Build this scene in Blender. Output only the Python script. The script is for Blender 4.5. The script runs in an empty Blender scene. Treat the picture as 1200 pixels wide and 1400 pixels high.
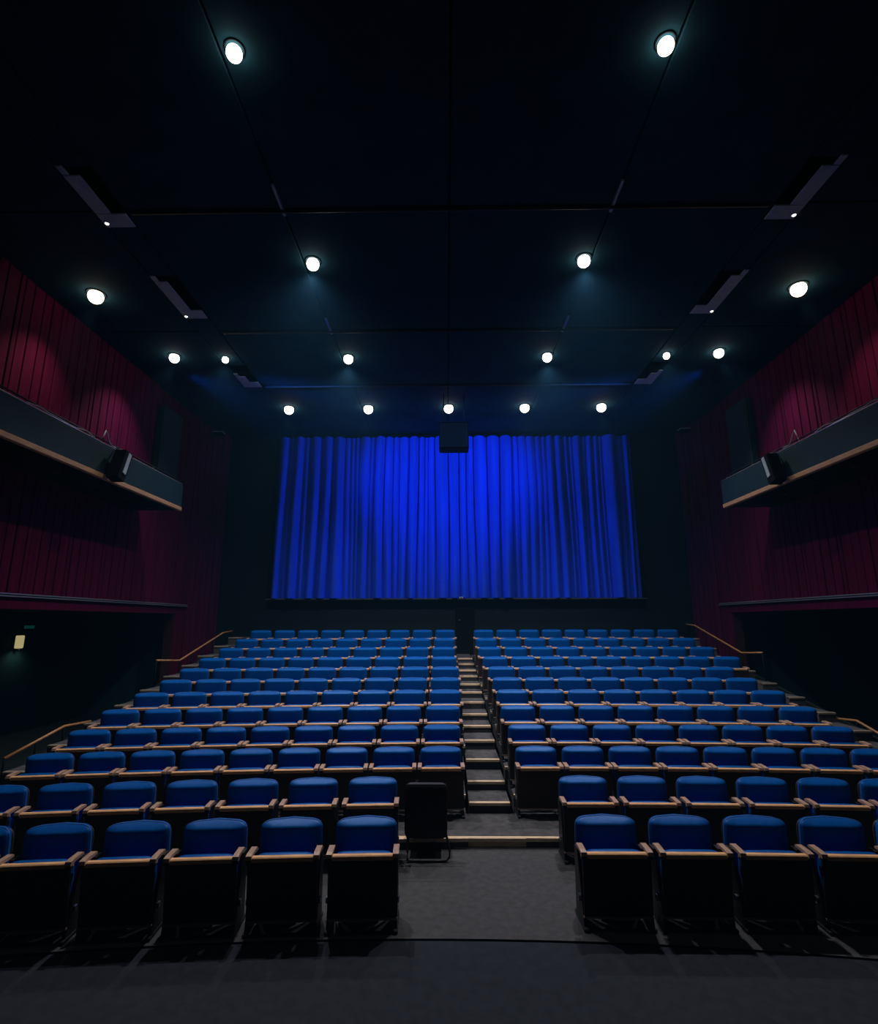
import bpy, math, random
from mathutils import Vector, Matrix
random.seed(11)
sc = bpy.context.scene
col = sc.collection

# ------------------------------------------------------------------ camera
cam_d = bpy.data.cameras.new('camera')
cam = bpy.data.objects.new('camera', cam_d)
col.objects.link(cam)
sc.camera = cam
FW = Vector((-0.01316648, 0.97855255, 0.20557615))
RT = Vector((0.99990074, 0.01391607, -0.00220079))
UP = Vector((0.0050144, -0.20552676, 0.97863865))
CZ = 2.67
cam.matrix_world = Matrix(((RT.x, UP.x, -FW.x, 0), (RT.y, UP.y, -FW.y, 0), (RT.z, UP.z, -FW.z, CZ), (0, 0, 0, 1)))
cam_d.sensor_fit = 'HORIZONTAL'
cam_d.sensor_width = 36.0
cam_d.lens = 714.556 * 36.0 / 1200.0
cam_d.clip_start = 0.05
cam_d.clip_end = 200

# ------------------------------------------------------------------ world, exposure
w = bpy.data.worlds.new('world')
sc.world = w
w.use_nodes = True
w.node_tree.nodes['Background'].inputs['Color'].default_value = (0.10, 0.42, 0.80, 1)
w.node_tree.nodes['Background'].inputs['Strength'].default_value = 0.004
# thin stage haze filling the air
_vs = w.node_tree.nodes.new('ShaderNodeVolumeScatter')
_vs.inputs['Color'].default_value = (.14, .52, 1, 1)
_vs.inputs['Density'].default_value = 0.0021
_vs.inputs['Anisotropy'].default_value = .1
w.node_tree.links.new(_vs.outputs['Volume'], w.node_tree.nodes['World Output'].inputs['Volume'])
sc.view_settings.view_transform = 'Standard'
sc.view_settings.look = 'None'
sc.view_settings.gamma = 1.0
sc.view_settings.use_curve_mapping = False
sc.view_settings.exposure = 0.0

LAMP_W = 550.0        # main house downlights
CURTAIN_W = 1950.0    # blue stage spots on the curtain
WALL_W = 125.0        # lamps over the balconies

# ------------------------------------------------------------------ materials
def mat(name, c, rough=0.6, metal=0.0, var=0.0, scale=8.0, bump=0.0, bscale=60.0, spec=0.4, stretch=None, sheen=0.0, stint=None):
    m = bpy.data.materials.new(name)
    m.use_nodes = True
    nt = m.node_tree
    b = nt.nodes['Principled BSDF']
    b.inputs['Base Color'].default_value = (*c, 1)
    b.inputs['Roughness'].default_value = rough
    b.inputs['Metallic'].default_value = metal
    b.inputs['Specular IOR Level'].default_value = spec
    if stint:
        b.inputs['Specular Tint'].default_value = (*stint, 1)
    if sheen:
        b.inputs['Sheen Weight'].default_value = sheen
        b.inputs['Sheen Roughness'].default_value = 0.5
        b.inputs['Sheen Tint'].default_value = (min(1, c[0] * 3 + .05), min(1, c[1] * 3 + .05), min(1, c[2] * 3 + .1), 1)
    tc = nt.nodes.new('ShaderNodeTexCoord')
    mp = nt.nodes.new('ShaderNodeMapping')
    nt.links.new(tc.outputs['Object'], mp.inputs['Vector'])
    if stretch:
        mp.inputs['Scale'].default_value = stretch
    if var:
        n = nt.nodes.new('ShaderNodeTexNoise')
        n.inputs['Scale'].default_value = scale
        n.inputs['Detail'].default_value = 4
        nt.links.new(mp.outputs['Vector'], n.inputs['Vector'])
        r = nt.nodes.new('ShaderNodeMapRange')
        r.inputs['From Min'].default_value = 0.3
        r.inputs['From Max'].default_value = 0.7
        r.inputs['To Min'].default_value = 1 - var
        r.inputs['To Max'].default_value = 1 + var
        nt.links.new(n.outputs['Fac'], r.inputs['Value'])
        x = nt.nodes.new('ShaderNodeVectorMath')
        x.operation = 'SCALE'
        x.inputs[0].default_value = c
        nt.links.new(r.outputs['Result'], x.inputs['Scale'])
        nt.links.new(x.outputs['Vector'], b.inputs['Base Color'])
    if bump:
        n2 = nt.nodes.new('ShaderNodeTexNoise')
        n2.inputs['Scale'].default_value = bscale
        nt.links.new(mp.outputs['Vector'], n2.inputs['Vector'])
        bp = nt.nodes.new('ShaderNodeBump')
        bp.inputs['Strength'].default_value = bump
        bp.inputs['Distance'].default_value = 0.005
        nt.links.new(n2.outputs['Fac'], bp.inputs['Height'])
        nt.links.new(bp.outputs['Normal'], b.inputs['Normal'])
    return m

def emit(name, c, s):
    m = bpy.data.materials.new(name)
    m.use_nodes = True
    b = m.node_tree.nodes['Principled BSDF']
    b.inputs['Base Color'].default_value = (0.02, 0.02, 0.02, 1)
    b.inputs['Emission Color'].default_value = (*c, 1)
    b.inputs['Emission Strength'].default_value = s
    return m

M = dict(
    fabric=mat('blue upholstery', (0.0006, 0.082, 0.37), 0.42, var=.12, scale=30, bump=.10, bscale=300, spec=.45, stint=(.04, .32, 1.0)),
    piping=mat('blue piping', (0.02, 0.11, 0.40), 0.6, spec=.4),
    veneer=mat('dark veneer', (0.030, 0.016, 0.017), 0.5, var=.3, scale=5, stretch=(1, 1, 14), spec=.3),
    wood=mat('varnished oak', (0.80, 0.46, 0.24), 0.38, var=.3, scale=9, stretch=(1, 12, 12), spec=.5),
    armwood=mat('arm wood', (0.42, 0.28, 0.22), 0.35, var=.3, scale=9, stretch=(12, 1, 12), spec=.5),
    iron=mat('dark iron', (0.022, 0.026, 0.032), 0.45, metal=.3, var=.15),
    steel=mat('bracket steel', (0.35, 0.36, 0.40), 0.3, metal=.9),
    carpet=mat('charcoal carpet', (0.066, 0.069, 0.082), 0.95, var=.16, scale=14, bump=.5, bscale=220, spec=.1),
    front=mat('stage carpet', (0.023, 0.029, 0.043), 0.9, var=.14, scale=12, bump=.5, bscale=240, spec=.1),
    step=mat('step carpet', (0.074, 0.076, 0.088), 0.95, var=.25, scale=10, bump=.5, bscale=220, spec=.1),
    riser=mat('riser', (0.030, 0.032, 0.040), 0.7, var=.2, scale=9),
    riserwood=mat('riser wood', (0.50, 0.40, 0.26), 0.5, var=.3, scale=6, stretch=(1, 10, 10)),
    nosing=mat('oak nosing', (0.75, 0.58, 0.40), 0.35, var=.2, scale=8, stretch=(1, 10, 10)),
    navy=mat('navy paint', (0.005, 0.012, 0.016), 0.7, var=.12, scale=2, spec=.2),
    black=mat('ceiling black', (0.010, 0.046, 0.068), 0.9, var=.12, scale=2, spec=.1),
    pipe=mat('black pipe', (0.014, 0.018, 0.024), 0.5, metal=.2),
    red=mat('red slats', (0.080, 0.0035, 0.030), 0.6, var=.22, scale=2.5, stretch=(1, 4, .3), spec=.05),
    redback=mat('red backing', (0.030, 0.004, 0.012), 0.8),
    fascia=mat('fascia paint', (0.009, 0.036, 0.044), 0.6, var=.12, scale=1.5, spec=.3),
    trimwood=mat('fascia oak', (0.55, 0.33, 0.17), 0.45, var=.25, scale=7, stretch=(12, 1, 12)),
    rail=mat('pale rail metal', (0.36, 0.40, 0.44), 0.35, metal=.6),
    railwood=mat('handrail oak', (0.36, 0.18, 0.07), 0.38, var=.25, scale=8),
    curtain=mat('blue velvet', (0.010, 0.075, 0.80), 0.8, var=.16, scale=1.2, stretch=(6, 1, .4), bump=.2, bscale=90, spec=.2),
    sidenosing=mat('dark nosing', (0.24, 0.21, 0.18), 0.5, var=.2, scale=8),  # darker tone than the aisle nosing
    sill=mat('sill', (0.05, 0.06, 0.08), 0.5),
    grey=mat('flange grey', (0.42, 0.52, 0.56), 0.6, var=.08),
    box=mat('speaker black', (0.004, 0.005, 0.006), 0.8, var=.1, bump=.2, spec=.08),
    grille=mat('grille cloth', (0.022, 0.035, 0.042), 0.8, bump=.4, bscale=300),
    cable=mat('pale cable', (0.45, 0.47, 0.50), 0.5),
    vinyl=mat('black vinyl', (0.006, 0.008, 0.011), 0.5, var=.1, spec=.3),
    lens=emit('lamp lens', (1.0, 0.90, 0.80), 9.0),
    warm=emit('warm lens', (1.0, 0.78, 0.58), 9.0),
    small=emit('slot bulb', (1.0, 0.96, 0.92), 4.0),
    sconce=emit('sconce glass', (0.72, 0.62, 0.30), 0.5),
    sign=emit('green sign glow', (0.005, 0.06, 0.06), 0.35),
)

# ------------------------------------------------------------------ geometry helpers
class G:
    def __init__(s):
        s.v, s.f, s.sm = [], [], []
    def add(s, v, f, smooth=False):
        o = len(s.v)
        s.v += [tuple(p) for p in v]
        s.f += [tuple(i + o for i in q) for q in f]
        s.sm += [smooth] * len(f)
        return s
    def box(s, a, b, bev=0.0):
        (x0, y0, z0), (x1, y1, z1) = a, b
        if bev <= 0:
            v = [(x, y, z) for z in (z0, z1) for y in (y0, y1) for x in (x0, x1)]
            return s.add(v, [(0, 2, 3, 1), (4, 5, 7, 6), (0, 1, 5, 4), (2, 6, 7, 3), (0, 4, 6, 2), (1, 3, 7, 5)])
        e = bev
        v = []
        for z, k in ((z0, e), (z0 + e, 0), (z1 - e, 0), (z1, e)):
            v += [(x0 + k + (e if not k else 0), y0 + k, z), (x1 - k - (e if not k else 0), y0 + k, z),
                  (x1 - k, y0 + k + (e if not k else 0), z), (x1 - k, y1 - k - (e if not k else 0), z),
                  (x1 - k - (e if not k else 0), y1 - k, z), (x0 + k + (e if not k else 0), y1 - k, z),
                  (x0 + k, y1 - k - (e if not k else 0), z), (x0 + k, y0 + k + (e if not k else 0), z)]
        f = [tuple(range(7, -1, -1)), tuple(range(24, 32))]
        for r in range(3):
            for i in range(8):
                j = (i + 1) % 8
                f.append((r * 8 + i, r * 8 + j, r * 8 + 8 + j, r * 8 + 8 + i))
        return s.add(v, f)
    def prism(s, poly, z0, z1):      # poly of (x, y), counter clockwise seen from above
        n = len(poly)
        v = [(x, y, z0) for x, y in poly] + [(x, y, z1) for x, y in poly]
        f = [tuple(range(n - 1, -1, -1)), tuple(range(n, 2 * n))]
        f += [(i, (i + 1) % n, n + (i + 1) % n, n + i) for i in range(n)]
        return s.add(v, f)
    def extr(s, poly, x0, x1):       # poly of (y, z) extruded along x
        n = len(poly)
        v = [(x0, y, z) for y, z in poly] + [(x1, y, z) for y, z in poly]
        f = [tuple(range(n)), tuple(range(2 * n - 1, n - 1, -1))]
        f += [(i, n + i, n + (i + 1) % n, (i + 1) % n) for i in range(n)]
        return s.add(v, f)
    def tube(s, pts, r, n=8, closed=False):
        pts = [Vector(p) for p in pts]
        m = len(pts)
        v = []
        for i, p in enumerate(pts):
            a = pts[i - 1] if (i > 0 or closed) else p
            b = pts[(i + 1) % m] if (i < m - 1 or closed) else p
            t = (b - a).normalized()
            ref = Vector((0, 0, 1)) if abs(t.z) < .92 else Vector((0, 1, 0))
            u = t.cross(ref).normalized()
            q = u.cross(t)
            v += [tuple(p + r * (math.cos(2 * math.pi * k / n) * u + math.sin(2 * math.pi * k / n) * q)) for k in range(n)]
        f = []
        for i in range(m if closed else m - 1):
            j = (i + 1) % m
            f += [(i * n + k, i * n + (k + 1) % n, j * n + (k + 1) % n, j * n + k) for k in range(n)]
        if not closed:
            f += [tuple(range(n - 1, -1, -1)), tuple(range((m - 1) * n, m * n))]
        return s.add(v, f, True)
    def lathe(s, prof, n=20, c=(0, 0, 0)):   # profile of (r, z)
        v = []
        for r, z in prof:
            v += [(c[0] + r * math.cos(2 * math.pi * k / n), c[1] + r * math.sin(2 * math.pi * k / n), c[2] + z) for k in range(n)]
        f = []
        for i in range(len(prof) - 1):
            f += [(i * n + k, i * n + (k + 1) % n, (i + 1) * n + (k + 1) % n, (i + 1) * n + k) for k in range(n)]
        return s.add(v, f, True)
    def mesh(s, name, m):
        me = bpy.data.meshes.new(name)
        me.from_pydata(s.v, [], s.f)
        me.polygons.foreach_set('use_smooth', s.sm)
        me.materials.append(M[m])
        me.update()
        return me

def link(name, me, parent=None, loc=None):
    o = bpy.data.objects.new(name, me)
    col.objects.link(o)
    if parent:
        o.parent = parent
    if loc:
        o.location = loc
    return o
def obj(name, g, m, parent=None, loc=None):
    return link(name, g.mesh(name, m), parent, loc)
def tag(o, label, cat, group=None):
    o['label'] = label
    o['category'] = cat
    if group:
        o['group'] = group
    return o
def struct(name, g, m, parent=None):
    o = obj(name, g, m, parent)
    if not parent:
        o['kind'] = 'structure'
    return o
def thing(name, label, cat, loc=(0, 0, 0), rz=0, group=None):
    o = link(name, None, None, loc)
    o.rotation_euler = (0, 0, rz)
    return tag(o, label, cat, group)
def copy_tree(o, parent=None):
    c = o.copy()
    col.objects.link(c)
    c.parent = parent
    for ch in KIDS.get(o.name, []):
        copy_tree(ch, c)
    return c
KIDS = {}
def register(o):
    KIDS[o.name] = list(o.children)
    for ch in o.children:
        register(ch)

def spot(name, loc, target, watts, color, angle, blend, radius, parent=None):
    d = bpy.data.lights.new(name, 'SPOT')
    d.energy = watts
    d.color = color
    d.spot_size = math.radians(angle)
    d.spot_blend = blend
    d.shadow_soft_size = radius
    o = bpy.data.objects.new(name, d)
    col.objects.link(o)
    o.location = loc
    dv = Vector(target) - Vector(loc)
    o.rotation_euler = dv.to_track_quat('-Z', 'Y').to_euler()
    if parent:
        o.parent = parent
        o.matrix_parent_inverse = Matrix.Translation(-Vector(parent.location))
    return o

# ------------------------------------------------------------------ layout numbers
AX, AY = 1.666, -47.21                       # centre of the curved rows
BACK = [5.59, 6.91, 7.98, 8.72, 9.42, 10.22, 11.06, 11.80, 12.69, 13.76, 14.70, 15.70]
ZF = [0, 0, .11, .27, .45, .61, .745, .895, 1.055, 1.225, 1.415, 1.625]
XL = [-.42, -.54, .24, .25, .26, .30, .30, .30, .27, .25, .27, .29]
XR = [1.16, 1.28, .92, .91, .87, .88, .88, .85, .80, .76, .75, .75]
NL = [6, 7] + [9] * 10
NR = [5, 6] + [8] * 6 + [9] * 4
PITCH = [.709, .709] + [.66] * 10
FRONT = [0, 0, 7.01, 8.08, 8.82, 9.52, 10.32, 11.16, 11.90, 12.79, 13.86, 14.80]
CEIL = 9.12
WLX, WRX = -8.0, 8.3                         # side walls
BY = 17.5                                    # back wall

def arc(dist, x):
    r = dist - AY
    a = math.asin((x - AX) / r)
    return (x, AY + r * math.cos(a))

# ------------------------------------------------------------------ floor and tiers
EDGE_R = 25.0
def edge(x):
    return 5.16 - EDGE_R + math.sqrt(EDGE_R ** 2 - x * x)
xs = [-8.5 + 17 * i / 40 for i in range(41)]
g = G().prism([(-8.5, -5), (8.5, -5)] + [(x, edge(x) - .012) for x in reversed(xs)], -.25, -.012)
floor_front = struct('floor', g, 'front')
g = G().prism([(x, edge(x)) for x in xs] + [(8.5, 9.0), (-8.5, 9.0)], -.25, 0.0)
floor_main = struct('floor', g, 'carpet')
g = G()
for xa, xb in ((-11.5, -6.5), (7.25, 11.8)):
    g.box((xa, 3.0 if abs(xa) > 8 else 8.9, -.3), (xb, 17.6, -.02))
struct('floor', g, 'navy')

SX0, SX1 = -5.80, 6.77                       # outer edges of the raked seating
for side, (xa, xb) in (('left', (SX0, .30)), ('right', (.88, SX1))):
    for k in range(2, 12):
        if side == 'left':
            xe0, xe1 = xa, XL[k] + .01
        else:
            xe0, xe1 = XR[k] + .03, xb
        d0 = FRONT[k]
        d1 = FRONT[k + 1] + .06 if k < 11 else BY + .6
        q = [xe0 + (xe1 - xe0) * i / 10 for i in range(11)]
        g = G().prism([arc(d0, x) for x in q] + ([arc(d1, x) for x in reversed(q)] if k < 11 else [(xe1, BY + .1), (xe0, BY + .1)]), -.2, ZF[k])
        tier = struct('floor', g, 'step')
        # pale nosing along the front edge of the tier, one strip per block
        g = G()
        n = 10
        pts = [arc(d0 - .012, x) for x in q]
        pt2 = [arc(d0 + .035, x) for x in q]
        g.prism(pts + list(reversed(pt2)), ZF[k] - .035, ZF[k] + .004)
        obj('nosing', g, 'nosing', tier)
        g = G()
        pts = [arc(d0 - .006, x) for x in q]
        pt2 = [arc(d0 + .02, x) for x in q]
        g.prism(pts + list(reversed(pt2)), ZF[k - 1] + .0, ZF[k] - .036)
        obj('riser_board', g, 'carpet', tier)

# raised stepped stairs along the outer ends of the rows
SIDE_Y = [7.0, 7.8, 8.6, 9.4, 10.2, 11.0, 11.85, 12.62, 13.40, 14.30, 15.2]
def side_z(x, y):
    z = 0.0
    for i, a in enumerate(SIDE_Y):
        if y >= a - .02:
            z = (1.33 + .218 * (a - 11.0)) if x < 0 else (1.36 + .25 * (a - 11.85) if a > 11.5 else 1.36 + .2 * (a - 11.85))
    return z
for sname, xa, xb in (('left', -6.20, -5.815), ('right', 6.785, 7.10)):
    t = thing('side_stairs', 'carpeted side stairs along the outer end of the %s seat block' % sname, 'stairs', ((xa + xb) / 2, 7.0, 0), group='side stairs')
    h = (xb - xa) / 2
    for i, a in enumerate(SIDE_Y):
        z = side_z(xa, a)
        b = SIDE_Y[i + 1] if i < len(SIDE_Y) - 1 else BY - 1.5
        s_ = obj('step', G().box((-h, a - 7, -.1), (h, b - 7 + .01, z - .004)), 'carpet', t)
        obj('nosing', G().box((-h, a - 7 - .015, z - .035), (h, a - 7 + .06, z + .003), .006), 'sidenosing', s_)

# centre aisle stairs
st = thing('aisle_stairs', 'carpeted centre aisle stairs with pale wooden nosings between the two seat blocks', 'stairs', (0.58, 7.0, 0))
NOS = [(7.01, .11), (7.86, .238), (8.42, .354), (9.06, .504), (9.75, .648), (10.42, .764), (11.03, .872), (11.68, 1.007),
       (12.30, 1.131), (12.87, 1.239), (13.53, 1.357), (14.03, 1.452), (14.66, 1.56), (15.35, 1.66)]
for i, (y, z) in enumerate(NOS):
    f = (y - 7) / 9
    ox, oy = .58, 7.0
    if i == 0:                                  # wide landing behind the second row: part of the floor
        x0, x1, y1, ox, oy = -.62, 1.34, 7.85, 0, 0
    else:
        x0, x1 = .297 + .020 * f, .878 - .155 * f
        y1 = NOS[i + 1][0] + .02 if i < len(NOS) - 1 else BY - .06
    g = G().box((x0 - ox, y - oy, -.05 if i else -.15), (x1 - ox, y1 - oy, z - .005))
    s_ = obj('step', g, 'step', st) if i else struct('floor', g, 'step')
    g = G().box((x0 - ox, y - oy - .018, z - .040), (x1 - ox, y - oy + .045, z + .003), .006)
    obj('nosing', g, 'nosing', s_)
    zb = NOS[i - 1][1] if i else 0
    g = G().box((x0 - ox, y - oy - .007, zb - .004), (x1 - ox, y - oy + .01, z - .041))
    obj('riser_board', g, 'riser' if i else 'riserwood', s_)
    if i == 0:
        g = G().box((x0, y - .030, 0), (x1, y - .006, .012))
        obj('edge_trim', g, 'steel', s_)

# ------------------------------------------------------------------ theatre seats
def cushion(w, z0, z1, yf0, yf1, t_front, t_back, n_exp=5.0, nseg=32, top_bulge=.0, rings=6, slope=0.0):
    """padded rounded-rectangle pad facing -y; yf0 / yf1 = front depth at the bottom / top"""
    cz, hz, hx = (z0 + z1) / 2, (z1 - z0) / 2, w / 2
    v, f = [], []
    def pt(a, rr, off):
        c, s = math.cos(a), math.sin(a)
        e = 2 / n_exp
        x = hx * rr * math.copysign(abs(c) ** e, c)
        z = hz * rr * math.copysign(abs(s) ** e, s)
        if s > 0:
            z += top_bulge * rr * s * s * (1 - (x / hx) ** 2)
        k = (z + hz) / (2 * hz)
        off += slope * max(0.0, (k - .91) / .09) ** 1.1 * (1 - .85 * (x / hx) ** 2)
        return (x, yf0 + (yf1 - yf0) * k + off, cz + z)
    v.append(pt(0, 0, -t_front))
    v[0] = (0, (yf0 + yf1) / 2 - t_front, cz)
    for i in range(1, rings + 1):
        rr = 1 - (1 - i / rings) ** 1.9
        off = -t_front * (1 - rr ** 7) ** .6 if i < rings else 0
        v += [pt(2 * math.pi * k / nseg, rr, off) for k in range(nseg)]
    v += [pt(2 * math.pi * k / nseg, 1.0, t_back * .7) for k in range(nseg)]
    v += [pt(2 * math.pi * k / nseg, .94, t_back) for k in range(nseg)]
    f += [(0, 1 + (k + 1) % nseg, 1 + k) for k in range(nseg)]
    R = rings + 2
    for i in range(R - 1):
        for k in range(nseg):
            a, b = 1 + i * nseg + k, 1 + i * nseg + (k + 1) % nseg
            f.append((a, b, b + nseg, a + nseg))
    f.append(tuple(1 + (R - 1) * nseg + k for k in range(nseg)))
    outline = [pt(2 * math.pi * k / nseg, 1.0, .004) for k in range(nseg)]
    return G().add(v, f, True), outline

def make_seat(width, detail, low=0.0):
    """tip-up theatre seat seen folded, facing -y, origin on the floor under the top of its back"""
    t = thing('theatre_seat', 'x', 'seat')
    hw = width / 2
    for s in (-1, 1):
        x = s * (hw - .030)
        g = G()
        g.extr([(-.30, .03), (-.02, .03), (-.06, .60), (-.16, .60), (-.22, .40)], x - .014, x + .014)
        g.box((x - .022, -.34, 0), (x + .022, .02, .03), .006)
        lg = obj('leg', g, 'iron', t)
        if detail:
            g = G().box((x + s * .012, -.235, .20), (x + s * .030, -.19, .25), .006)
            obj('hinge', g, 'steel', lg)
    pw = hw - .022
    lo = low
    g = G().extr([(-.298, .105), (-.282, .105), (-.332, .600 - lo), (-.350, .600 - lo)], -pw, pw)
    pan = obj('seat_board', g, 'veneer', t)
    g = G().extr([(-.304, .095), (-.265, .095), (-.265, .112), (-.304, .112)], -pw - .004, pw + .004)
    obj('board_edge', g, 'armwood', pan)
    g = G().box((-hw + .012, -.362, .590 - lo), (hw - .012, -.305, .634 - lo), .008)
    obj('front_rail', g, 'wood', t)
    g, _ = cushion(width - .10, .15, (.624 if width > .65 else .640) - lo, -.235, -.295, .012, .095, 7.0, 24, 0, 4)
    obj('seat_cushion', g, 'fabric', t)
    for s in (-1, 1):
        x = s * (hw - .032)
        g = G()
        g.extr([(-.378, .622), (-.370, .648), (-.32, .656), (-.19, .660), (-.175, .652), (-.175, .636), (-.32, .628), (-.368, .612)], x - .026, x + .026)
        ar = obj('armrest', g, 'armwood', t)
        if detail:
            g = G().box((x - .024, -.372, .585), (x + .024, -.330, .627), .006)
            obj('arm_bracket', g, 'iron', ar)
    g, outl = cushion(.575, .36, .812, -.014, -.046, .040, .055, 9.0, 44, .007, 16 if detail else 11, .075)
    bk = obj('backrest', g, 'fabric', t)
    if detail:
        obj('piping', G().tube(outl, .006, 5, True), 'piping', bk)
    g, _ = cushion(.550, .09, .795, -.0, .050, .0, .03, 8.0, 24, .01, 2)  # rear shell, carried down low to shade the floor under the seat
    obj('back_shell', g, 'veneer', t)
    if low:
        for c in t.children:
            if c.name.startswith('armrest'):
                c.location.z -= low
    register(t)
    return t

ORD = ['first', 'second', 'third', 'fourth', 'fifth', 'sixth', 'seventh', 'eighth', 'ninth', 'tenth', 'eleventh', 'twelfth']
protos = {}
for k in range(12):
    key = ('wide' if k < 2 else 'narrow', k < 8, 0.0 if k < 4 else .02 if k < 6 else .045)
    for side in ('left', 'right'):
        n = NL[k] if side == 'left' else NR[k]
        for i in range(n):
            P = PITCH[k]
            x0 = XL[k] - AX - (i + .5) * P if side == 'left' else XR[k] - AX + (i + .5) * P
            r = BACK[k] - AY
            a = x0 / r
            loc = (AX + r * math.sin(a), AY + r * math.cos(a), ZF[k])
            if key not in protos:
                o = protos[key] = make_seat(.655 if k < 2 else .645, key[1], key[2])
            else:
                o = copy_tree(protos[key])
            o.location = loc
            o.rotation_euler = (0, 0, -a)
            rowname = 'front row' if k == 0 else 'last row' if k == 11 else ORD[k] + ' row'
            tag(o, 'blue theatre seat, %s from the centre aisle, %s of the %s block' % (ORD[i], rowname, side), 'seat',
                'blue theatre seats in rows')

# ------------------------------------------------------------------ side walls
def slat_wall(side):
    s = -1 if side == 'left' else 1
    X = WLX if side == 'left' else WRX
    ZB, ZT, Y0, Y1 = 2.92, CEIL + .2, 4.2, 16.15
    g = G().box((min(X, X + s * .25), Y0, ZB), (max(X, X + s * .25), Y1, ZT))
    wall = struct('wall_' + side, g, 'redback')
    y = Y0 + .05
    i = 0
    while y < Y1 - .12:
        wd = (.215, .235, .20, .245, .095)[i % 5] * random.uniform(.93, 1.07)
        wd = min(wd, Y1 - .02 - y)
        dep = random.uniform(.032, .05)
        xa = X - s * dep
        g = G().box((min(xa, X + s * .01), y, 3.20), (max(xa, X + s * .01), y + wd, ZT - .05), .008)
        obj('slat', g, 'red', wall)
        y += wd + random.uniform(.022, .032)
        i += 1
    # splayed return between the side wall and the back wall
    xe = -7.60 if side == 'left' else 8.08
    d = Vector((xe - X, BY - Y1, 0))
    L = d.length
    d.normalize()
    nrm = Vector((d.y, -d.x, 0)) * (1 if side == 'left' else -1)
    ret = [Vector((X, Y1, 0)), Vector((xe, BY, 0))]
    q = [ret[0], ret[1], ret[1] - nrm * .2, ret[0] - nrm * .2]
    if side == 'left':
        q = list(reversed(q))
    g = G().prism([(p.x, p.y) for p in q], 0, ZT)
    w2 = struct('wall_%s_return' % side, g, 'redback')
    u = .02
    while u < L - .08:
        wd = min(random.uniform(.19, .25), L - .01 - u)
        a, b = ret[0] + d * u, ret[0] + d * (u + wd)
        o1 = nrm * .035
        q = [a - nrm * .01, b - nrm * .01, b + o1, a + o1]
        if side == 'left':
            pass
        else:
            q = list(reversed(q))
        g = G().prism([(p.x, p.y) for p in q], .02, ZT - .05)
        obj('slat', g, 'red', w2)
        u += wd + .025
    # pillar face below the wall, beside the vestibule opening
    g = G().box((min(X, X + s * .25), 15.55, 0), (max(X, X + s * .25), Y1, ZB))
    wp = struct('wall_%s_pier' % side, g, 'redback')
    for j in range(2):
        ya = 15.56 + j * .30
        g = G().box((min(X - s * .035, X), ya, .02), (max(X - s * .035, X), ya + .27, ZB - .01), .006)
        obj('slat', g, 'red', wp)
    # band and ledge at the foot of the slats
    g = G().box((min(X - s * .03, X), Y0, ZB), (max(X - s * .03, X), Y1, 3.13))
    struct('trim_1' if side == 'left' else 'trim_2', g, 'red')
    g = G().box((min(X - s * .10, X), Y0, 3.13), (max(X - s * .10, X), Y1 - .02, 3.155), .006)
    g.box((min(X - s * .075, X), Y0, 3.175), (max(X - s * .075, X), Y1 - .02, 3.20), .006)
    struct('trim_3' if side == 'left' else 'trim_4', g, 'rail')
    # dark vestibule under the wall
    XO = X + s * 3.0
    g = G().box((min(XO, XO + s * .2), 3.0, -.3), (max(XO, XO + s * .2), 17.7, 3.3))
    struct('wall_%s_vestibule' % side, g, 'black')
    g = G().box((min(X + s * .1, XO), 3.0, ZB + .01), (max(X + s * .1, XO), 17.6, 3.12))
    struct('ceiling', g, 'navy')
    g = G().box((min(X + s * .1, XO), 16.2, -.3), (max(X + s * .1, XO), 16.4, ZB))
    struct('wall_%s_vestibule' % side, g, 'black')
    g = G().box((min(X + s * .1, XO), 3.0, -.3), (max(X + s * .1, XO), 3.2, ZB))
    struct('wall_%s_vestibule' % side, g, 'black')
    # wall of the stage end, out of frame
    g = G().box((min(X, X + s * .25), -5.0, -.3), (max(X, X + s * .25), 4.2, ZT))
    struct('wall_%s_front' % side, g, 'navy')
    # sloping parapet along the outside of the raked seats
    px = -6.50 if side == 'left' else 7.26
    g = G().extr([(6.9, -.2), (16.1, -.2), (16.1, 2.05), (15.5, 1.95), (7.0, .20)], min(px, px + s * .06), max(px, px + s * .06))
    struct('wall_%s_parapet' % side, g, 'navy')
for sd in ('left', 'right'):
    slat_wall(sd)

# ------------------------------------------------------------------ back wall
CX0, CX1, CZ0, CZ1 = -5.80, 6.38, 3.44, 8.98
g = G()
g.box((-8.4, BY, -.3), (8.6, BY + .3, CZ0 - .06))
g.box((-8.4, BY, CZ1 + .05), (8.6, BY + .3, CEIL + .3))
g.box((-8.4, BY, CZ0 - .06), (CX0 - .12, BY + .3, CZ1 + .05))
g.box((CX1 + .12, BY, CZ0 - .06), (8.6, BY + .3, CZ1 + .05))
g.box((CX0 - .2, BY + .25, CZ0 - .1), (CX1 + .2, BY + .5, CZ1 + .1))
struct('wall_back', g, 'navy')
g = G().box((CX0 - .12, BY - .30, CZ0 - .065), (CX1 + .12, BY + .02, CZ0 - .025), .008)
struct('trim_5', g, 'sill')
g = G().box((CX0 - .13, BY - .10, CZ0 - .02), (CX0 - .05, BY + .01, CZ1), .006)
g.box((CX1 + .05, BY - .10, CZ0 - .02), (CX1 + .13, BY + .01, CZ1), .006)
struct('trim_6', g, 'box')
g = G().box((.30, BY - .04, 1.66), (.92, BY + .01, 3.16), .01)
dr = struct('door_1', g, 'box')
obj('door_handle', G().lathe([(0, -.02), (.025, -.02), (.025, .02), (0, .02)], 10, (.43, BY - .07, 2.72)), 'steel', dr)
t = thing('wall_sensor', 'tiny grey sensor box standing on the sill under the middle of the blue curtain', 'sensor', (.48, BY - .27, CZ0 - .025))
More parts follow.
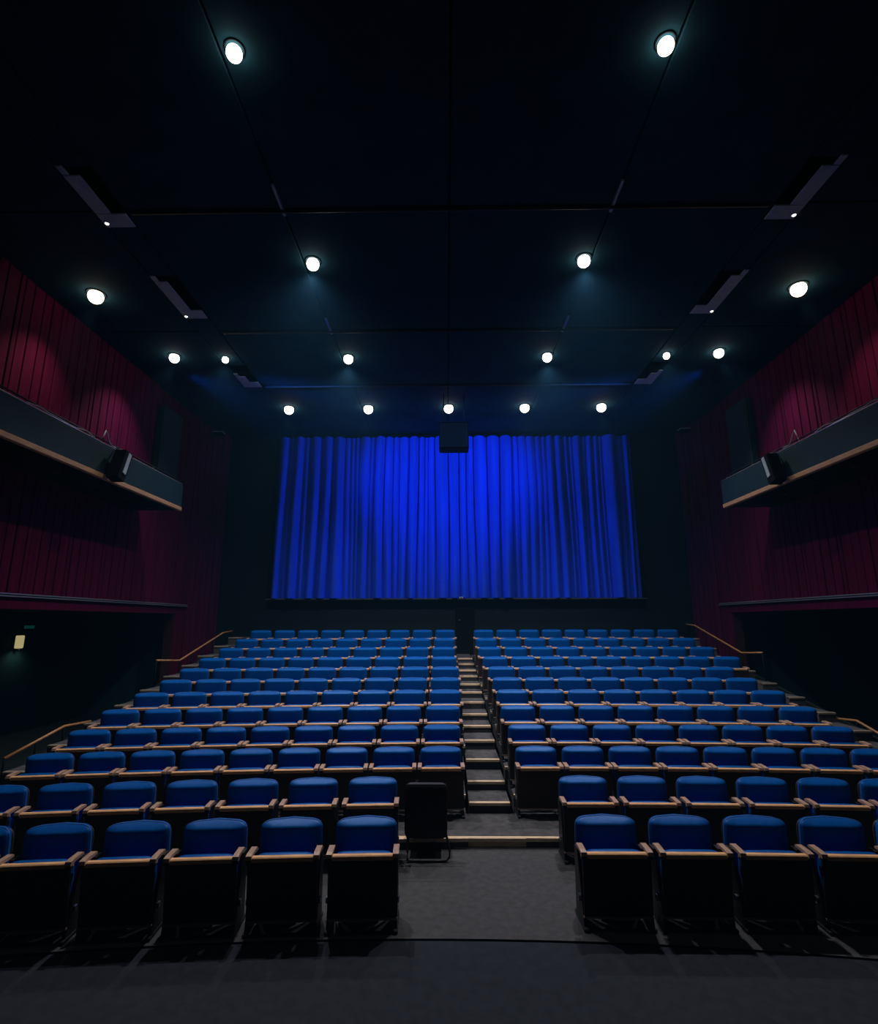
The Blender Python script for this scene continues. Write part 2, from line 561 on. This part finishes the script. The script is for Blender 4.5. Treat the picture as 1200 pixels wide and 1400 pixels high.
obj('case', G().box((-.06, -.03, 0), (.06, .03, .05), .008), 'grey', t)
obj('lens', G().lathe([(.0, 0), (.018, .002), (.018, .02), (0, .02)], 10, (0, -.04, .02)), 'box', t)

# the pleated curtain
def make_curtain():
    NX, NZ = 1100, 26
    wv = []
    x = 0.0
    folds = []
    while x < CX1 - CX0:
        wd = random.choice((.15, .20, .25, .32, .42)) * random.uniform(.85, 1.15)
        folds.append((x, wd, random.uniform(.55, 1.0)))
        x += wd
    v, f = [], []
    import bisect
    starts = [q[0] for q in folds]
    for j in range(NZ + 1):
        k = j / NZ
        z = CZ0 - .015 + (CZ1 - CZ0 + .02) * k
        for i in range(NX + 1):
            u = (CX1 - CX0) * i / NX
            wob = .045 * math.sin(u * 1.7 + k * 2.1) * (1 - k) + .02 * math.sin(u * 4.3 - k * 3)
            uu = min(max(u + wob, 0), CX1 - CX0 - 1e-6)
            q = bisect.bisect_right(starts, uu) - 1
            s0, wd, am = folds[q]
            ph = (uu - s0) / wd
            depth = (math.sin(math.pi * ph) ** .8) * .85 * wd * am * (.75 + .35 * (1 - k))
            depth += .02 * math.sin(u * 2.3)
            v.append((CX0 + u, BY - .10 - depth, z))
    for j in range(NZ):
        for i in range(NX):
            a = j * (NX + 1) + i
            f.append((a, a + 1, a + NX + 2, a + NX + 1))
    return G().add(v, f, True)
t = thing('stage_curtain', 'wide pleated royal blue curtain hanging on the dark back wall', 'curtain', (0, 0, 0))
obj('drape', make_curtain(), 'curtain', t)
obj('curtain_track', G().box((CX0 - .02, BY - .20, CZ1), (CX1 + .02, BY - .04, CZ1 + .05), .008), 'box', t)
obj('bottom_hem', G().box((CX0 + .02, BY - .10, CZ0 - .02), (CX1 - .02, BY - .06, CZ0 + .03), .008), 'curtain', t)

# ------------------------------------------------------------------ ceiling
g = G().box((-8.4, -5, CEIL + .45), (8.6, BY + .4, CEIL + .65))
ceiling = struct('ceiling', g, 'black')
CXS = [-8.0, -5.60, -5.12, -2.58, .08, 2.66, 5.22, 5.70, 8.3]
CYS = [-.2, 3.55, 7.13, 10.67, 13.45, BY]
SLOTS = [(6.30, 7.45), (8.75, 10.12), (12.30, 13.50)]
for ix in range(len(CXS) - 1):
    xa, xb = CXS[ix] + .012, CXS[ix + 1] - .012
    if ix in (1, 6):
        segs = [(-.2, 3.55)]
        y = 3.574
        for a, b in SLOTS:
            segs.append((y, a))
            y = b
        segs.append((y, BY))
    else:
        segs = [(CYS[i] + .012, CYS[i + 1] - .012) for i in range(len(CYS) - 1)]
    for ya, yb in segs:
        obj('ceiling_panel', G().box((xa, ya, CEIL), (xb, yb, CEIL + .06), .01), 'black', ceiling)
n = 7
for y in (3.55, 7.13, 10.67, 13.45):
    g = G().tube([(-5.0, y, CEIL - .05), (5.1, y, CEIL - .05)], .024, 8)
    o = struct('trim_%d' % n, g, 'pipe')
    n += 1
    for x in (-4.2, -2.58, .08, 2.66, 4.3):
        obj('hanger', G().tube([(x, y, CEIL - .05), (x, y, CEIL + .01)], .012, 6), 'pipe', o)
for x in (-2.58, 2.66):
    for y in (7.13, 10.67):
        g = G().box((x - .025, y - .50, CEIL - .035), (x + .025, y + .12, CEIL + .005), .006)
        struct('trim_%d' % n, g, 'rail')
        n += 1

# grey flanged light slots
i = 0
for sname, s, xo, xi in (('left', -1, -5.60, -5.12), ('right', 1, 5.70, 5.22)):
    for j, (ya, yb) in enumerate(SLOTS):
        nm = ('nearest', 'middle', 'farthest')[j]
        ya = ya + (.45 if j == 2 else 0)
        t = thing('ceiling_light_slot', '%s grey flanged lighting slot along the %s side of the black ceiling' % (nm, sname), 'light slot', ((xo + xi) / 2, (ya + yb) / 2, CEIL),
                  group='grey lighting slots in the ceiling')
        def L(x, y): return (x - (xo + xi) / 2, y - (ya + yb) / 2)
        def bx(x0, y0, z0, x1, y1, z1, b=.006):
            a, c = L(min(x0, x1), y0), L(max(x0, x1), y1)
            return G().box((a[0], a[1], z0), (c[0], c[1], z1), b)
        obj('outer_flange', bx(xo, ya + .12, -.03, xo - s * .25, yb - .30, -.004), 'grey', t)
        obj('end_flange', bx(xo, yb - .295, -.03, xi, yb, -.004), 'grey', t)
        obj('near_flange', bx(xo, ya - .05, -.03, xo - s * .10, ya + .11, -.004), 'grey', t)
        g = G()
        a, c = L(min(xo, xi), ya), L(max(xo, xi), yb)
        g.box((a[0], a[1], 0), (a[0] + .02, c[1], .40)).box((c[0] - .02, a[1], 0), (c[0], c[1], .40))
        g.box((a[0], a[1], 0), (c[0], a[1] + .02, .40)).box((a[0], c[1] - .02, 0), (c[0], c[1], .40))
        g.box((a[0], a[1], .38), (c[0], c[1], .40))
        obj('recess', g, 'box', t)
        bxp = L(xo - s * .06, yb - .10)
        if j < 2:
            g = G().lathe([(.0, -.055), (.022, -.048), (.03, -.035), (.03, -.028)], 12, (bxp[0], bxp[1], 0))
            obj('bulb', g, 'small', t)
            g = G().lathe([(.036, -.045), (.040, -.045), (.040, -.028), (.036, -.028)], 12, (bxp[0], bxp[1], 0))
            obj('bulb_ring', g, 'steel', t)

# ------------------------------------------------------------------ house lamps
def lamp(x, y, r, label, watts, color=(1.0, .93, .87), lens='lens', target=None, angle=125, blend=1.0, group='house lights on the black ceiling', drop=0.0, srad=.07):
    t = thing('ceiling_lamp', label, 'lamp', (x, y, CEIL - drop), group=group)
    if drop:
        obj('stem', G().tube([(0, 0, .02), (0, 0, drop)], .018, 8), 'pipe', t)
    g = G().lathe([(.0, .14), (r * 1.05, .14), (r * 1.22, .10), (r * 1.30, .0), (r * 1.30, -.012), (r * 1.14, -.012), (r * 1.08, .02), (r * .9, .11), (0, .11)], 24)
    obj('housing', g, 'box', t)
    prof = [(r * math.sin(a), -.07 - r * math.cos(a)) for a in [math.pi * q / 12 for q in range(13)]]
    obj('lens', G().lathe(prof, 24), lens, t)
    z = CEIL - drop - .07 - r - srad - .03
    spot('lamp_light', (x, y, z), target if target else (x, y, 0), watts, color, angle, blend, srad, t)
    return t
near = ['nearest the stage', 'second from the stage', 'third from the stage']
for sname, s in (('left', -1), ('right', 1)):
    for j, y in enumerate((4.75, 8.36, 11.88)):
        r = (.090, .112, .115)[j]
        lamp(.06 + s * 2.46, y, r, 'bright ceiling lamp in the %s inner line, %s' % (sname, near[j]), LAMP_W * (.05, 1.5, 1.35)[j])
for j, x in enumerate((-4.80, -2.36, .10, 2.42, 4.75)):
    lamp(x, 15.0, .140, 'ceiling lamp in the far row of five before the curtain, %s from the left' % ORD[j], LAMP_W * .16, angle=100)
for sname, s, cx in (('left', -1, -6.98), ('right', 1, 6.95)):
    lamp(cx, 9.25, .14, 'large warm ceiling lamp above the %s balcony' % sname, WALL_W, (1, .74, .55), 'warm', (-8.0 if s < 0 else 8.3, 9.2, 6.0), 78, 1.0)
for sname, s, cx in (('left', -1, -6.68), ('right', 1, 6.66)):
    t = lamp(cx, 11.75, .115, 'white ceiling lamp beyond the warm one on the %s, throwing a blue beam' % sname, WALL_W * 1.3, target=(-8.0 if s < 0 else 8.3, 11.7, 6.0), angle=80, blend=1.0)
    spot('curtain_beam', (cx - s * .25, 12.0, CEIL - .40), (.30 - s * .9, BY - .2, 6.9), CURTAIN_W, (.05, .21, 1.0), 52, 1.0, .08, t)
for sname, s, cx in (('left', -1, -5.46), ('right', 1, 5.44)):
    lamp(cx, 11.86, .080, 'smallest ceiling lamp, beside the farthest grey slot on the %s' % sname, LAMP_W * .4)

# ------------------------------------------------------------------ balconies
def balcony(side):
    s = -1 if side == 'left' else 1
    X = -6.72 if side == 'left' else 6.95
    XW = WLX if side == 'left' else WRX
    Y0, Y1 = 4.4, 12.88
    t = thing('balcony', 'dark %s side balcony with grey fascia, oak bottom edge and pale top rail' % side, 'balcony', (X, Y0, 5.43))
    def rb(x0, y0, z0, x1, y1, z1, b=.008):
        return G().box((min(x0, x1) - X, y0 - Y0, z0 - 5.43), (max(x0, x1) - X, y1 - Y0, z1 - 5.43), b)
    obj('floor_slab', rb(X + s * .05, Y0, 5.45, XW - s * .0, Y1 - .02, 5.62), 'box', t)
    ys = [Y0, Y1]
    for a, b in zip(ys[:-1], ys[1:]):
        obj('fascia_panel', rb(X, a + .003, 5.53, X + s * .06, b - .003, 6.10), 'fascia', t)
    obj('end_panel', rb(X + s * .06, Y1 - .06, 5.53, XW, Y1, 6.10), 'fascia', t)
    obj('oak_edge', rb(X - s * .015, Y0, 5.435, X + s * .08, Y1, 5.53), 'trimwood', t)
    g = G().tube([(s * .03, 0, .70), (s * .03, Y1 - Y0, .70)], .018, 8)
    g.tube([(s * .03, Y1 - Y0, .70), (XW - X, Y1 - Y0 - .02, .70)], .018, 8)
    obj('top_rail', g, 'rail', t)
    g = G().tube([(s * .10, 0, .80), (s * .10, Y1 - Y0, .80)], .016, 8)
    rl = obj('inner_rail', g, 'pipe', t)
    for q in range(8):
        y = .5 + q * 1.12
        obj('post', G().tube([(s * .10, y, .60), (s * .10, y, .80)], .014, 6), 'pipe', rl)
    for q in range(4):
        y = 5.2 + q * 1.05
        g = G().lathe([(.0, -.012), (.07, -.012), (.085, .0), (.085, .02)], 16, (s * .65, y - .2, .02))
        obj('soffit_light', g, 'pipe', t)
    # pale cable looped along the rail
    rr = random.Random(5 if s < 0 else 9)
    pts = []
    for q in range(60):
        y = 3.4 + q * .028
        pts.append((X + s * (.03 + .015 * math.sin(q * .21)), Y0 + y, 5.43 + .728 + .03 * max(0, math.sin(q * .16)) ** 2 + .006 * rr.random()))
    c = obj('cable', G().tube(pts, .008, 5), 'cable')
    tag(c, 'pale cable trailing along the top of the %s balcony rail' % side, 'cable')
    yk = 5.35 if s < 0 else 5.6
    pts = [(X + s * .03, Y0 + yk - .10, 6.15), (X + s * .02, Y0 + yk - .05, 6.30), (X + s * .05, Y0 + yk + .03, 6.42), (X + s * .06, Y0 + yk + .10, 6.36),
           (X + s * .03, Y0 + yk + .12, 6.24), (X + s * .02, Y0 + yk + .20, 6.16), (X + s * .03, Y0 + yk + .35, 6.17), (X + s * .03, Y0 + yk + .42, 6.14)]
    c = obj('cable', G().tube(pts, .013, 6), 'cable')
    tag(c, 'pale looped cable end standing up from the %s balcony rail above the loudspeaker' % side, 'cable')
    # loudspeaker clamped on the fascia
    ys_ = 9.95 if s < 0 else 10.45
    t = thing('loudspeaker', 'dark wedge loudspeaker clamped to the fascia of the %s balcony' % side, 'speaker', (X - s * .06, ys_, 5.80), group='loudspeakers on the balcony fronts')
    g = G()
    xa, xb = sorted((-s * .03, -s * .27))
    g.extr([(-.22, -.34), (.00, -.40), (.19, .20), (-.03, .26)], xa, xb)
    obj('cabinet', g, 'box', t)
    g = G()
    g.extr([(-.235, -.33), (-.222, -.335), (-.033, .255), (-.046, .26)], xa + .02, xb - .02)
    obj('grille', g, 'box', t)
    xs_ = sorted((-s * .27, -s * .285))
    g = G().extr([(-.09, -.22), (.0, -.25), (.13, .19), (.04, .22)], *xs_)
    obj('lit_side_plate', g, 'grey', t)  # grey plate stands in for the lamplit inner side of the cabinet
    g = G().tube([(-s * .14, .08, .20), (-s * .08, .10, .30), (s * .04, .10, .33)], .018, 6)
    obj('bracket', g, 'rail', t)
    # tall line loudspeaker on the slatted wall beyond
    yw = 13.95 if s < 0 else 13.75
    t = thing('wall_loudspeaker', 'tall flat grey loudspeaker panel on the red slatted wall beyond the %s balcony' % side, 'speaker', (XW - s * .06, yw, 7.60), group='tall loudspeakers on the side walls')
    obj('cabinet', G().box((min(-s * .20, 0), -.50, -.98), (max(-s * .20, 0), .50, .98), .02), 'fascia', t)
    obj('grille', G().box((min(-s * .215, -s * .19), -.45, -.93), (max(-s * .215, -s * .19), .45, .93), .008), 'grille', t)
    # small fixture hung in the far corner
    xk = -7.55 if s < 0 else 7.85
    t = thing('corner_fixture', 'small dark spotlight hanging from a rod in the far %s corner' % side, 'spotlight', (xk, 16.4, 8.85))
    obj('rod', G().tube([(0, 0, .0), (0, 0, .27)], .012, 6), 'pipe', t)
    obj('head', G().box((-.16, -.10, -.10), (.16, .10, .0), .02), 'box', t)
    obj('top_plate', G().box((-.17, -.11, .0), (.17, .11, .02), .004), 'grey', t)
balcony('left')
balcony('right')

# ------------------------------------------------------------------ hanging centre loudspeaker
t = thing('hanging_loudspeaker', 'square black loudspeaker hanging in front of the top of the curtain', 'speaker', (.25, 14.0, 7.82))
obj('cabinet', G().box((-.43, -.10, -.41), (.40, .35, .36), .02), 'box', t)
obj('grille', G().box((-.40, -.125, -.38), (.37, -.095, .33), .01), 'grille', t)
g = G().tube([(-.30, .1, .34), (-.30, .1, CEIL - 7.82 - .02)], .014, 6)
obj('hanger', g, 'pipe', t)
g = G().tube([(.28, .1, .34), (.28, .1, CEIL - 7.82 - .02)], .014, 6)
obj('hanger', g, 'pipe', t)
obj('bracket', G().box((-.36, -.06, .36), (.36, .25, .385), .006), 'iron', t)

# ------------------------------------------------------------------ handrails
def handrail(x, pts, label):
    x0, y0, z0 = x, pts[0][0], pts[0][1]
    t = thing('handrail', label, 'handrail', (x0, y0, z0 - .75), group='wooden handrails of the side stairs')
    loc = [(0, y - y0, z - z0 + .75) for y, z in pts]
    obj('rail', G().tube(loc, .021, 10), 'railwood', t)
    for i in range(len(pts) - 1):
        (ya, za), (yb, zb) = pts[i], pts[i + 1]
        L = math.hypot(yb - ya, zb - za)
        m = max(1, int(L / .55))
        for q in range(m + (1 if i == len(pts) - 2 else 0)):
            k = q / m
            y, z = ya + (yb - ya) * k, za + (zb - za) * k
            zf = side_z(x, y) - .14
            obj('post', G().tube([(0, y - y0, zf - z0 + .75), (0, y - y0, z - z0 + .75)], .015, 8), 'box', t)
handrail(-6.225, [(11.55, 1.87), (12.55, 1.80), (14.85, 2.38), (15.5, 2.42)], 'wooden handrail beside the upper end of the left seat block')
handrail(-6.225, [(7.82, .80), (8.95, 1.02), (9.60, .98)], 'wooden handrail beside the lower end of the left seat block')
handrail(7.125, [(12.3, 1.97), (13.15, 1.92), (15.45, 2.55), (16.0, 2.58)], 'wooden handrail beside the upper end of the right seat block')
handrail(7.125, [(8.6, .66), (9.74, .97), (10.45, .90)], 'wooden handrail beside the lower end of the right seat block')

# ------------------------------------------------------------------ loose black chair at the aisle
t = thing('loose_chair', 'black chair with a tall back and bent tube legs beside the centre aisle', 'chair', (-.25, 6.70, 0))
g, _ = cushion(.50, .22, .80, -.02, .03, .025, .03, 9.0, 32, 0, 5)
obj('backrest', g, 'vinyl', t)
obj('top_edge', G().box((-.215, -.03, .785), (.215, .0, .802), .005), 'pipe', t)
g, _ = cushion(.48, .20, .26, .05, .05, .0, .30, 6.0, 24, 0, 3)
obj('seat', g, 'vinyl', t)
g = G().tube([(.22, .02, .40), (.225, .0, .30), (.25, -.02, .20), (.275, -.05, .10), (.27, -.07, .045), (.235, -.085, .016), (.12, -.09, .014), (-.10, -.09, .014), (-.20, -.09, .014)], .013, 8)
obj('tube_leg', g, 'iron', t)
g = G().tube([(-.20, .02, .40), (-.205, .0, .25), (-.21, -.04, .12), (-.205, -.085, .014)], .018, 8)
obj('tube_leg', g, 'iron', t)
g = G().tube([(.22, .30, .22), (.22, .33, .10), (.22, .34, .014)], .012, 6)
g.tube([(-.20, .30, .22), (-.20, .33, .10), (-.20, .34, .014)], .012, 6)
obj('rear_legs', g, 'iron', t)

# ------------------------------------------------------------------ vestibule lights on the left
t = thing('wall_sconce', 'glowing yellowish sconce on the dark wall of the left vestibule', 'sconce', (-10.98, 13.6, 2.20))
obj('shade', G().box((.03, -.11, -.17), (.12, .11, .15), .02), 'sconce', t)
obj('back_plate', G().box((.0, -.13, -.20), (.035, .13, .18), .01), 'box', t)
obj('finial', G().lathe([(0, -.23), (.03, -.22), (.035, -.18), (0, -.17)], 12, (.075, 0, 0)), 'box', t)
spot('sconce_light', (-10.82, 13.6, 2.05), (-10.9, 13.6, 0), 6, (1, .85, .55), 150, 1, .05, t)
t = thing('exit_sign', 'small dim green sign above the sconce in the left vestibule', 'sign', (-10.95, 13.85, 2.56))
obj('case', G().box((-.02, -.20, -.06), (.04, .20, .06), .01), 'box', t)
obj('panel', G().box((.035, -.17, -.04), (.05, .17, .04), .004), 'sign', t)

bpy.context.view_layer.update()
